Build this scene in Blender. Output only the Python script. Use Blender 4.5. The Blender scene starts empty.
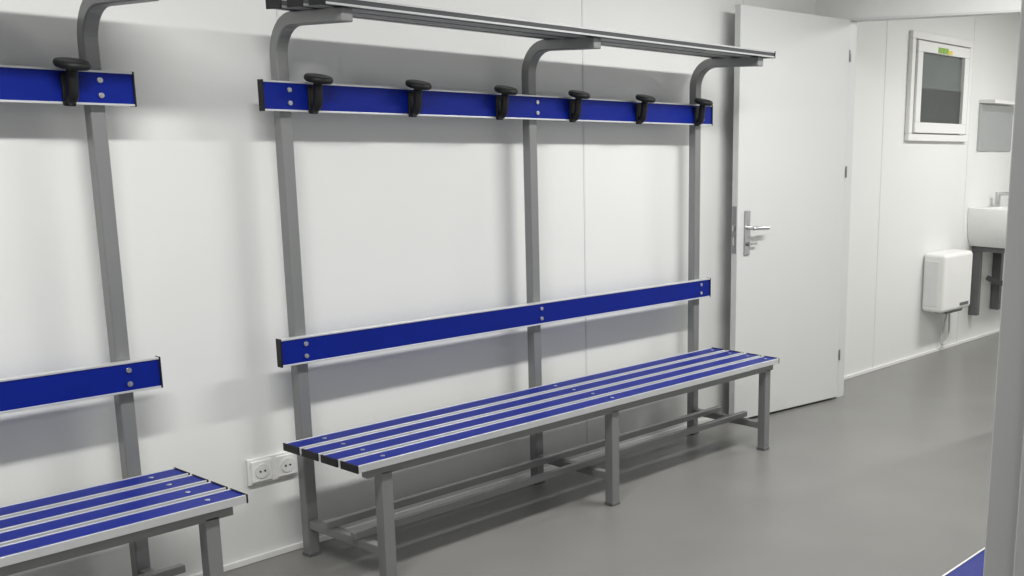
import bpy, bmesh, math
from mathutils import Vector, Matrix
import numpy as np
S=bpy.context.scene
col=S.collection
# ---------------- materials ----------------
def mat(name,c,rough=.5,metal=0,noise=0,nscale=20,bump=0,bscale=200,emit=None,spec=.5,coat=0):
    m=bpy.data.materials.new(name);m.use_nodes=True
    nt=m.node_tree;b=nt.nodes['Principled BSDF']
    b.inputs['Base Color'].default_value=(*c,1);b.inputs['Roughness'].default_value=rough;b.inputs['Metallic'].default_value=metal
    b.inputs['Specular IOR Level'].default_value=spec;b.inputs['Coat Weight'].default_value=coat
    tc=nt.nodes.new('ShaderNodeTexCoord')
    if noise:
        n=nt.nodes.new('ShaderNodeTexNoise');n.inputs['Scale'].default_value=nscale;n.inputs['Detail'].default_value=4
        r=nt.nodes.new('ShaderNodeValToRGB')
        r.color_ramp.elements[0].position=.3;r.color_ramp.elements[1].position=.7
        r.color_ramp.elements[0].color=(*[x*(1-noise) for x in c],1);r.color_ramp.elements[1].color=(*[min(1,x*(1+noise)) for x in c],1)
        nt.links.new(tc.outputs['Object'],n.inputs['Vector']);nt.links.new(n.outputs['Fac'],r.inputs['Fac']);nt.links.new(r.outputs['Color'],b.inputs['Base Color'])
    if bump:
        n=nt.nodes.new('ShaderNodeTexNoise');n.inputs['Scale'].default_value=bscale
        bp=nt.nodes.new('ShaderNodeBump');bp.inputs['Strength'].default_value=bump;bp.inputs['Distance'].default_value=.002
        nt.links.new(tc.outputs['Object'],n.inputs['Vector']);nt.links.new(n.outputs['Fac'],bp.inputs['Height']);nt.links.new(bp.outputs['Normal'],b.inputs['Normal'])
    if emit: b.inputs['Emission Color'].default_value=(*emit[0],1);b.inputs['Emission Strength'].default_value=emit[1]
    return m
WALL=mat('wall_panel_white',(.755,.762,.745),.34,noise=.012,nscale=1.5,bump=.03,bscale=60)
SEAM=mat('panel_seam',(.68,.69,.68),.45,noise=.01)
CEIL=mat('ceiling_white',(.78,.78,.775),.6,noise=.01)
FLOOR=mat('floor_vinyl_grey',(.200,.198,.188),.34,noise=.05,nscale=3,bump=.05,bscale=300)
BLUE=mat('blue_laminate',(.002,.013,.205),.42,noise=.05,nscale=8,spec=.18)
ALU=mat('aluminium_edge',(.70,.71,.72),.35,.6,noise=.02)
ALU2=mat('shelf_aluminium',(.50,.505,.51),.38,.6,noise=.02)
STEEL=mat('grey_painted_steel',(.25,.255,.255),.36,.4,noise=.03,nscale=6)
DSTEEL=mat('dark_shelf_slat',(.05,.052,.056),.4,.2,noise=.03,nscale=6)
BLACK=mat('black_plastic',(.008,.008,.009),.5,noise=.05,spec=.3)
CHROME=mat('brushed_metal',(.55,.55,.56),.28,.9,noise=.02)
FACE=mat('lock_steel',(.28,.28,.29),.35,.7,noise=.02)
DOOR=mat('door_white',(.64,.65,.64),.4,noise=.01,nscale=2)
JAMB=mat('doorframe_grey_white',(.50,.51,.505),.4,noise=.01,nscale=2)
PLAST=mat('white_plastic',(.78,.78,.765),.3,noise=.01)
CORD=mat('cord_white',(.55,.55,.54),.4,noise=.02)
CERA=mat('white_ceramic',(.80,.80,.79),.12,noise=.01)
DARKG=mat('dark_grey_pipe',(.12,.12,.125),.4,noise=.03)
GLASS=mat('frosted_window_glass',(.13,.145,.14),.25,noise=.05,nscale=5)
BLIND=mat('window_blind_dark',(.06,.067,.065),.5,noise=.05)
GREEN=mat('green_label',(.25,.42,.08),.5,noise=.3,nscale=60)
YEL=mat('yellow_label',(.75,.6,.1),.5,noise=.2,nscale=60)
MIRR=mat('mirror_glass',(.50,.52,.52),.15,.7,noise=.01)
LAMP=mat('lamp_diffuser',(.9,.9,.9),.5,emit=((1,.99,.96),3),noise=.01)
# ---------------- helpers ----------------
def link(o,parent=None):
    col.objects.link(o)
    if parent: o.parent=parent
    return o
def empty(name):
    e=bpy.data.objects.new(name,None);e.empty_display_size=.1;col.objects.link(e);return e
def boxes(name,lst,m,parent=None,bevel=0,seg=2):
    bm=bmesh.new()
    for (x0,x1,y0,y1,z0,z1) in lst:
        r=bmesh.ops.create_cube(bm,size=1)
        for v in r['verts']:
            v.co=Vector(((x0+x1)/2+v.co.x*abs(x1-x0),(y0+y1)/2+v.co.y*abs(y1-y0),(z0+z1)/2+v.co.z*abs(z1-z0)))
    me=bpy.data.meshes.new(name);bm.to_mesh(me);bm.free();me.materials.append(m)
    o=link(bpy.data.objects.new(name,me),parent)
    if bevel:
        b=o.modifiers.new('bevel','BEVEL');b.width=bevel;b.segments=seg;b.limit_method='ANGLE'
        for p in me.polygons:p.use_smooth=True
        b.harden_normals=True
    return o
def frame(name,x0,x1,z0,z1,t,y0,y1,m,parent,bevel=.003):
    return boxes(name,[(x0,x1,y0,y1,z1-t,z1),(x0,x1,y0,y1,z0,z0+t),(x0,x0+t,y0,y1,z0+t,z1-t),(x1-t,x1,y0,y1,z0+t,z1-t)],m,parent,bevel=bevel)
def cyl(name,cs,r,h,axis,m,parent=None,seg=20,bevel=0,r2=None):
    bm=bmesh.new();q=Vector((0,0,1)).rotation_difference(Vector(axis)).to_matrix().to_4x4()
    for c in cs:
        bmesh.ops.create_cone(bm,cap_ends=True,segments=seg,radius1=r,radius2=r if r2 is None else r2,depth=h,matrix=Matrix.Translation(c)@q)
    me=bpy.data.meshes.new(name);bm.to_mesh(me);bm.free();me.materials.append(m)
    o=link(bpy.data.objects.new(name,me),parent)
    for p in me.polygons:p.use_smooth=len(p.vertices)==4
    if bevel:
        b=o.modifiers.new('bevel','BEVEL');b.width=bevel;b.segments=3;b.limit_method='ANGLE'
    return o
def sweep_yz(name,pts,x,hw,hn,m,parent=None):
    bm=bmesh.new();n=len(pts);rings=[]
    for i,p in enumerate(pts):
        a=Vector(pts[max(i-1,0)]);b=Vector(pts[min(i+1,n-1)]);t=(b-a).normalized();nn=Vector((-t.y,t.x))
        P=Vector(p)
        ring=[]
        for sx,sn in ((-1,-1),(1,-1),(1,1),(-1,1)):
            q=P+nn*hn*sn;ring.append(bm.verts.new((x+sx*hw,q.x,q.y)))
        rings.append(ring)
    for a,b in zip(rings,rings[1:]):
        for k in range(4): bm.faces.new((a[k],a[(k+1)%4],b[(k+1)%4],b[k]))
    bm.faces.new(rings[0]);bm.faces.new(rings[-1][::-1])
    bmesh.ops.recalc_face_normals(bm,faces=bm.faces)
    me=bpy.data.meshes.new(name);bm.to_mesh(me);bm.free();me.materials.append(m)
    o=link(bpy.data.objects.new(name,me),parent)
    b=o.modifiers.new('bevel','BEVEL');b.width=.004;b.segments=2;b.limit_method='ANGLE';b.angle_limit=math.radians(40)
    return o
def tube(name,pts,r,m,parent=None,res=4):
    c=bpy.data.curves.new(name,'CURVE');c.dimensions='3D';c.bevel_depth=r;c.bevel_resolution=res;c.use_fill_caps=True
    sp=c.splines.new('NURBS');sp.points.add(len(pts)-1)
    for q,p in zip(sp.points,pts): q.co=(*p,1)
    sp.use_endpoint_u=True;sp.order_u=3;sp.resolution_u=10
    o=bpy.data.objects.new(name,c);c.materials.append(m);return link(o,parent)
# ---------------- room ----------------
H=2.45;XP=3.247;XL=-3.2;XR=6.6;YB=-4.6;YF=-2.88
boxes('floor',[(XL-.1,XR+.1,YB-.1,.1,-.1,0)],FLOOR)
boxes('ceiling',[(XL-.1,XR+.1,YB-.1,.1,H,H+.1)],CEIL)
boxes('wall_back',[(XL,XR,0,.1,0,H)],WALL)
boxes('wall_left',[(XL-.1,XL,YB,.1,0,H)],WALL)
boxes('wall_right',[(XR,XR+.1,YB,.1,0,H)],WALL)
boxes('wall_corridor',[(XL,XR,YB-.1,YB,0,H)],WALL)
# front wall with the doorway the room is seen through
DX0,DX1=-2.0,-.705
boxes('wall_front',[(XL,DX0,YF-.06,YF,0,H),(DX1,XR,YF-.06,YF,0,H),(DX0,DX1,YF-.06,YF,2.06,H)],WALL)
boxes('trim_3',[(DX1-.012,DX1,YF-.075,YF+.012,0,2.03),(DX1,DX1+.05,YF,YF+.012,0,2.06),(DX1,DX1+.05,YF-.075,YF-.06,0,2.06),
   (DX1-.022,DX1-.012,YF-.05,YF-.03,0,2.03),
   (DX0,DX0+.012,YF-.075,YF+.012,0,2.03),(DX0,DX1,YF-.075,YF+.012,2.03,2.06)],JAMB,bevel=.003)
OY0,OY1,OH=-.215,-1.25,2.04
boxes('wall_partition',[(XP,XP+.06,OY0,0,0,H),(XP,XP+.06,OY1,OY0,OH,H),(XP,XP+.06,YF,OY1,0,H)],WALL)
boxes('trim_1',[(x-.004,x+.004,-.002,0,.02,H) for x in (-2.15,-1.0,.15,1.5,2.6,4.02,5.2)],SEAM)
boxes('baseboard_back',[(XL,XP,-.012,0,0,.022),(XP+.06,XR,-.012,0,0,.022)],PLAST,bevel=.003)
boxes('trim_2',[(XP-.006,XP+.066,OY0-.007,OY0,0,OH-.012),(XP-.008,XP+.068,OY1,OY1+.02,0,OH-.012),(XP-.008,XP+.068,OY1,OY0,OH-.012,OH)],DOOR,bevel=.002)
# ---------------- bench units ----------------
YP=-.088;YBD=-.133
def hook(x,parent,k):
    z=1.50
    boxes('hook_plate_%d'%k,[(x-.016,x+.016,YBD-.010,YBD,z-.035,z+.05)],BLACK,parent,bevel=.004)
    tube('hook_arm_%d'%k,[(x,YBD-.004,z-.018),(x,YBD-.028,z-.02),(x,YBD-.036,z+.02),(x,YBD-.04,z+.062)],.014,BLACK,parent)
    o=cyl('hook_knob_%d'%k,[(x,YBD-.044,z+.072)],.043,.022,(0,-.22,1),BLACK,parent,seg=32,bevel=.010)
def board(name,x0,x1,zt,h,posts,parent):
    y0,y1=YBD,YBD+.022
    boxes(name+'_panel',[(x0+.004,x1-.004,y0,y1,zt-h+.006,zt-.006)],BLUE,parent)
    boxes(name+'_edging',[(x0+.004,x1-.004,y0-.003,y1,zt-.006,zt),(x0+.004,x1-.004,y0-.003,y1,zt-h,zt-h+.006)],ALU,parent,bevel=.001)
    boxes(name+'_end_caps',[(x0,x0+.005,y0-.004,y1,zt-h-.001,zt+.001),(x1-.005,x1,y0-.004,y1,zt-h-.001,zt+.001)],BLACK,parent,bevel=.001)
    cyl(name+'_screws',[(px,y0-.002,zt-h/2+d) for px in posts for d in (-.02,.02)],.0075,.005,(0,1,0),CHROME,parent,seg=14,bevel=.001)
def unit(x0,x1,posts,hooks,name='locker_room_bench',sx0=0,sx1=0):
    P=empty(name)
    for i,x in enumerate(posts):
        R=.11;ztop=1.745
        pts=[(YP,0),(YP,.5),(YP,1.2)]+[(YP-R+R*math.cos(a),ztop-R+R*math.sin(a)) for a in [math.radians(d) for d in range(0,91,9)]]+[(-.455,ztop)]
        sweep_yz('post_%d'%(i+1),pts,x,.02,.02,STEEL,P)
        boxes('front_leg_%d'%(i+1),[(x-.02,x+.02,-.533,-.493,0,.385)],STEEL,P,bevel=.003)
        boxes('seat_support_%d'%(i+1),[(x-.02,x+.02,-.493,YP-.02,.375,.41)],STEEL,P,bevel=.003)
        boxes('foot_crossbar_%d'%(i+1),[(x-.015,x+.015,-.493,YP-.02,.10,.13)],STEEL,P,bevel=.003)
        boxes('foot_cap_%d'%(i+1),[(x-.022,x+.022,-.535,-.491,0,.012),(x-.022,x+.022,YP-.022,YP+.022,0,.012)],DARKG,P,bevel=.002)
    boxes('seat_rail',[(x0+.02,x1-.03,-.533,-.503,.375,.41)],STEEL,P,bevel=.003)
    boxes('shoe_rack_rails',[(x0+.06,x1-.03,-.235,-.21,.13,.155),(x0+.06,x1-.03,-.39,-.365,.13,.155)],STEEL,P,bevel=.003)
    w=.085;g=(.395-4*w)/3
    sl=[];ed=[];cp=[];sc=[]
    a0,a1=x0+sx0,x1+sx1
    for k in range(4):
        ya=-.163-k*(w+g);yb=ya-w
        sl.append((a0+.004,a1-.004,yb+.006,ya-.006,.41,.43))
        ed+=[(a0+.004,a1-.004,yb,yb+.006,.409,.432),(a0+.004,a1-.004,ya-.006,ya,.409,.432)]
        cp+=[(a0,a0+.005,yb-.001,ya+.001,.408,.433),(a1-.005,a1,yb-.001,ya+.001,.408,.433)]
        sc+=[(px,(ya+yb)/2,.431) for px in posts]
    boxes('seat_slats',sl,BLUE,P);boxes('slat_edging',ed,ALU,P,bevel=.001);boxes('slat_end_caps',cp,BLACK,P,bevel=.001)
    cyl('slat_screws',sc,.007,.003,(0,0,1),CHROME,P,seg=14,bevel=.001)
    board('backrest',x0,x1,.761,.090,posts,P)
    board('coat_rail',x0,x1,1.562,.092,posts,P)
    for k,h in enumerate(hooks):hook(h,P,k+1)
    sh=[];dk=[];ec=[]
    for ya,yb in ((-.19,-.26),(-.30,-.37),(-.41,-.48)):
        for z0,z1 in ((1.765,1.771),(1.785,1.791)):
            sh+=[(x0+.004,x1-.004,yb-.002,yb+.012,z0,z1),(x0+.004,x1-.004,ya-.012,ya+.002,z0,z1)]
        dk.append((x0+.004,x1-.004,yb,ya,1.767,1.789))
        ec+=[(x,x+.005,yb-.003,ya+.003,1.763,1.792) for x in (x0,x1-.005)]
    boxes('shelf_slats',dk,DSTEEL,P);boxes('shelf_edging',sh,ALU2,P)
    boxes('shelf_end_caps',ec,BLACK,P)
    return P
unit(0,2.2,[.09,1.118,2.13],[.165,.54,.925,1.30,1.69,2.08],sx0=-.03,sx1=-.02)
unit(-2.572,-.372,[-2.50,-1.49,-.462],[-2.4,-2.0,-1.62,-1.3,-.95,-.545])
P3=unit(0,2.2,[.09,1.118,2.13],[.165,.54,.925,1.30,1.69,2.08])
P3.location=(2.05,YF,0);P3.rotation_euler=(0,0,math.pi)
# ---------------- socket ----------------
so=empty('power_socket')
boxes('socket_plate',[(-.07,.11,-.012,0,.265,.355)],PLAST,so,bevel=.004)
for k,x in enumerate((-.025,.065)):
    boxes('socket_insert_%d'%k,[(x-.036,x+.036,-.018,-.01,.274,.346)],PLAST,so,bevel=.003)
    cyl('socket_ring_%d'%k,[(x,-.019,.31)],.024,.004,(0,1,0),SEAM,so,seg=28)
    cyl('socket_hole_%d'%k,[(x-.008,-.0215,.31),(x+.008,-.0215,.31)],.003,.003,(0,1,0),BLACK,so,seg=10)
# ---------------- door ----------------
d=empty('door_1')
HX,HY=3.225,-.215;FX,FY=2.42,-.105
L=math.hypot(FX-HX,FY-HY);ang=math.atan2(FY-HY,FX-HX)
boxes('door_leaf',[(0,L,-.02,.02,.012,2.03)],DOOR,d,bevel=.003)
boxes('lock_faceplate',[(L-.001,L+.003,-.013,.013,.86,1.09)],FACE,d)
boxes('latch',[(L,L+.012,-.006,.006,.97,.995),(L,L+.006,-.006,.006,.90,.94)],CHROME,d)
boxes('handle_plate',[(L-.085,L-.045,.020,.028,.85,1.07)],CHROME,d,bevel=.004)
tube('handle_lever',[(L-.065,.026,.985),(L-.065,.066,.985),(L-.07,.074,.985),(L-.1,.074,.985),(L-.17,.07,.983)],.009,CHROME,d)
cyl('key_cylinder',[(L-.065,.031,.905)],.009,.02,(0,1,0),DARKG,d,bevel=.001)
boxes('key',[(L-.12,L-.062,.041,.044,.90,.912)],CHROME,d)
cyl('hinges',[(-.006,.022,z) for z in (.25,1.25,1.85)],.005,.06,(0,0,1),FACE,d,bevel=.001)
d.location=(HX,HY,0);d.rotation_euler=(0,0,ang)
# ---------------- next room ----------------
w=empty('window_1')
frame('window_frame',4.29,5.14,1.42,2.08,.045,-.03,0,PLAST,w,.004)
frame('window_sash',4.34,5.06,1.47,2.025,.065,-.045,-.002,PLAST,w,.004)
boxes('window_glass',[(4.40,5.0,-.02,-.008,1.74,1.965)],GLASS,w)
boxes('window_blind',[(4.40,5.0,-.024,-.008,1.53,1.745)],BLIND,w)
boxes('window_label',[(4.60,4.74,-.0465,-.0455,1.965,2.0)],GREEN,w);boxes('window_label_edge',[(4.74,4.80,-.0465,-.0455,1.965,1.99)],YEL,w)
dr=empty('hand_dryer')
boxes('dryer_body',[(4.62,5.04,-.17,-.001,.31,.70)],PLAST,dr,bevel=.028,seg=5)
boxes('dryer_side',[(4.615,4.63,-.12,-.02,.35,.65)],SEAM,dr,bevel=.004)
boxes('dryer_nozzle',[(4.72,4.95,-.15,-.05,.295,.32)],DARKG,dr,bevel=.005)
boxes('dryer_indicator',[(4.86,4.99,-.173,-.168,.34,.36)],DARKG,dr)
tube('dryer_cord',[(4.93,-.06,.32),(4.95,-.06,.2),(4.99,-.04,.1),(4.93,-.03,.03),(4.88,-.03,.08),(4.96,-.03,.24),(4.93,-.05,.31)],.007,CORD,dr)
b=empty('wash_basin')
def loft(name,secs,m,parent,sub=1):
    bm=bmesh.new();rings=[]
    for s in secs: rings.append([bm.verts.new(p) for p in s])
    n=len(secs[0])
    for a,c in zip(rings,rings[1:]):
        for k in range(n): bm.faces.new((a[k],a[(k+1)%n],c[(k+1)%n],c[k]))
    bm.faces.new(rings[0][::-1]);bm.faces.new(rings[-1])
    bmesh.ops.recalc_face_normals(bm,faces=bm.faces)
    me=bpy.data.meshes.new(name);bm.to_mesh(me);bm.free();me.materials.append(m)
    o=link(bpy.data.objects.new(name,me),parent)
    bv=o.modifiers.new('bevel','BEVEL');bv.width=.012;bv.segments=3;bv.limit_method='ANGLE';bv.angle_limit=math.radians(50)
    for p in me.polygons:p.use_smooth=True
    return o
def rr(x0,x1,y0,y1,z,r=.05):
    o=[]
    for cx,cy,a0 in ((x1-r,y1-.002,0),(x0+r,y1-.002,90),(x0+r,y0+r,180),(x1-r,y0+r,270)):
        if a0<180: o.append((x1 if a0==0 else x0,y1,z));continue
        for k in range(5):
            a=math.radians(a0+k*22.5);o.append((cx+r*math.cos(a),cy+r*math.sin(a),z))
    return o
X0,X1=5.26,5.86
loft('basin_bowl',[rr(X0+.06,X1-.06,-.32,-.001,.70),rr(X0+.02,X1-.02,-.42,-.001,.76),rr(X0,X1,-.48,-.001,.88),rr(X0,X1,-.48,-.001,.97),rr(X0+.04,X1-.04,-.44,-.10,.97),rr(X0+.08,X1-.08,-.40,-.13,.86)],CERA,b)
cyl('tap',[(5.62,-.06,1.02)],.02,.10,(0,0,1),CHROME,b,bevel=.003);tube('tap_spout',[(5.62,-.06,1.05),(5.62,-.12,1.08),(5.62,-.2,1.04)],.012,CHROME,b)
tube('drain_pipe',[(5.60,-.2,.72),(5.60,-.2,.5),(5.60,-.2,.42),(5.60,-.1,.42),(5.60,-.025,.45)],.02,DARKG,b)
boxes('basin_brackets',[(x,x+.035,-.36,-.001,.66,.70) for x in (5.36,5.73)]+[(x,x+.045,-.07,-.001,.2,.66) for x in (5.36,5.73)],DARKG,b,bevel=.004)
m_=empty('mirror')
boxes('mirror_glass',[(5.34,5.9,-.014,-.001,1.36,1.68)],MIRR,m_,bevel=.003)
boxes('mirror_shelf',[(5.34,5.9,-.12,-.001,1.685,1.71)],PLAST,m_,bevel=.003)
# ---------------- lights ----------------
def lamp(name,x,y,power,along='x',ln=1.2,wd=.14):
    e=empty(name)
    a,c=(ln/2,wd/2) if along=='x' else (wd/2,ln/2)
    boxes('housing',[(x-a-.02,x+a+.02,y-c-.02,y+c+.02,H-.04,H)],PLAST,e,bevel=.006)
    boxes('diffuser',[(x-a,x+a,y-c,y+c,H-.06,H-.035)],LAMP,e,bevel=.01)
    l=bpy.data.lights.new('tube_light','AREA');l.shape='RECTANGLE';l.size=ln if along=='x' else wd;l.size_y=wd if along=='x' else ln
    l.energy=power;l.color=(1,.99,.97)
    o=bpy.data.objects.new('tube_light',l);o.location=(x,y,H-.07);link(o,e)
lamp('ceiling_lamp',-.9,-1.45,48);lamp('ceiling_lamp',1.9,-1.45,49);lamp('ceiling_lamp',4.9,-1.45,48);lamp('ceiling_lamp',-1.2,-3.8,16)
W=bpy.data.worlds.new('World');S.world=W;W.use_nodes=True;W.node_tree.nodes['Background'].inputs[0].default_value=(.8,.8,.8,1);W.node_tree.nodes['Background'].inputs[1].default_value=.3
S.view_settings.view_transform='Standard'
# ---------------- camera ----------------
C=np.array([-1.896,-3.377,1.422]);yw,pt,rl=np.radians([-54.222,11.926,1.207]);f=1100.768;px,py=758.212,369.787
fw=np.array([-np.sin(yw)*np.cos(pt),np.cos(yw)*np.cos(pt),-np.sin(pt)])
rt=np.array([np.cos(yw),np.sin(yw),0]);up=np.cross(rt,fw)
r2=rt*np.cos(rl)+up*np.sin(rl);u2=-rt*np.sin(rl)+up*np.cos(rl)
cd=bpy.data.cameras.new('camera');cam=bpy.data.objects.new('camera',cd);col.objects.link(cam)
cam.matrix_world=Matrix(((r2[0],u2[0],-fw[0],C[0]),(r2[1],u2[1],-fw[1],C[1]),(r2[2],u2[2],-fw[2],C[2]),(0,0,0,1)))
cd.sensor_width=36;cd.lens=f/1024*36;cd.shift_x=-(px-512)/1024;cd.shift_y=(py-288)/1024;cd.clip_start=.02
S.camera=cam
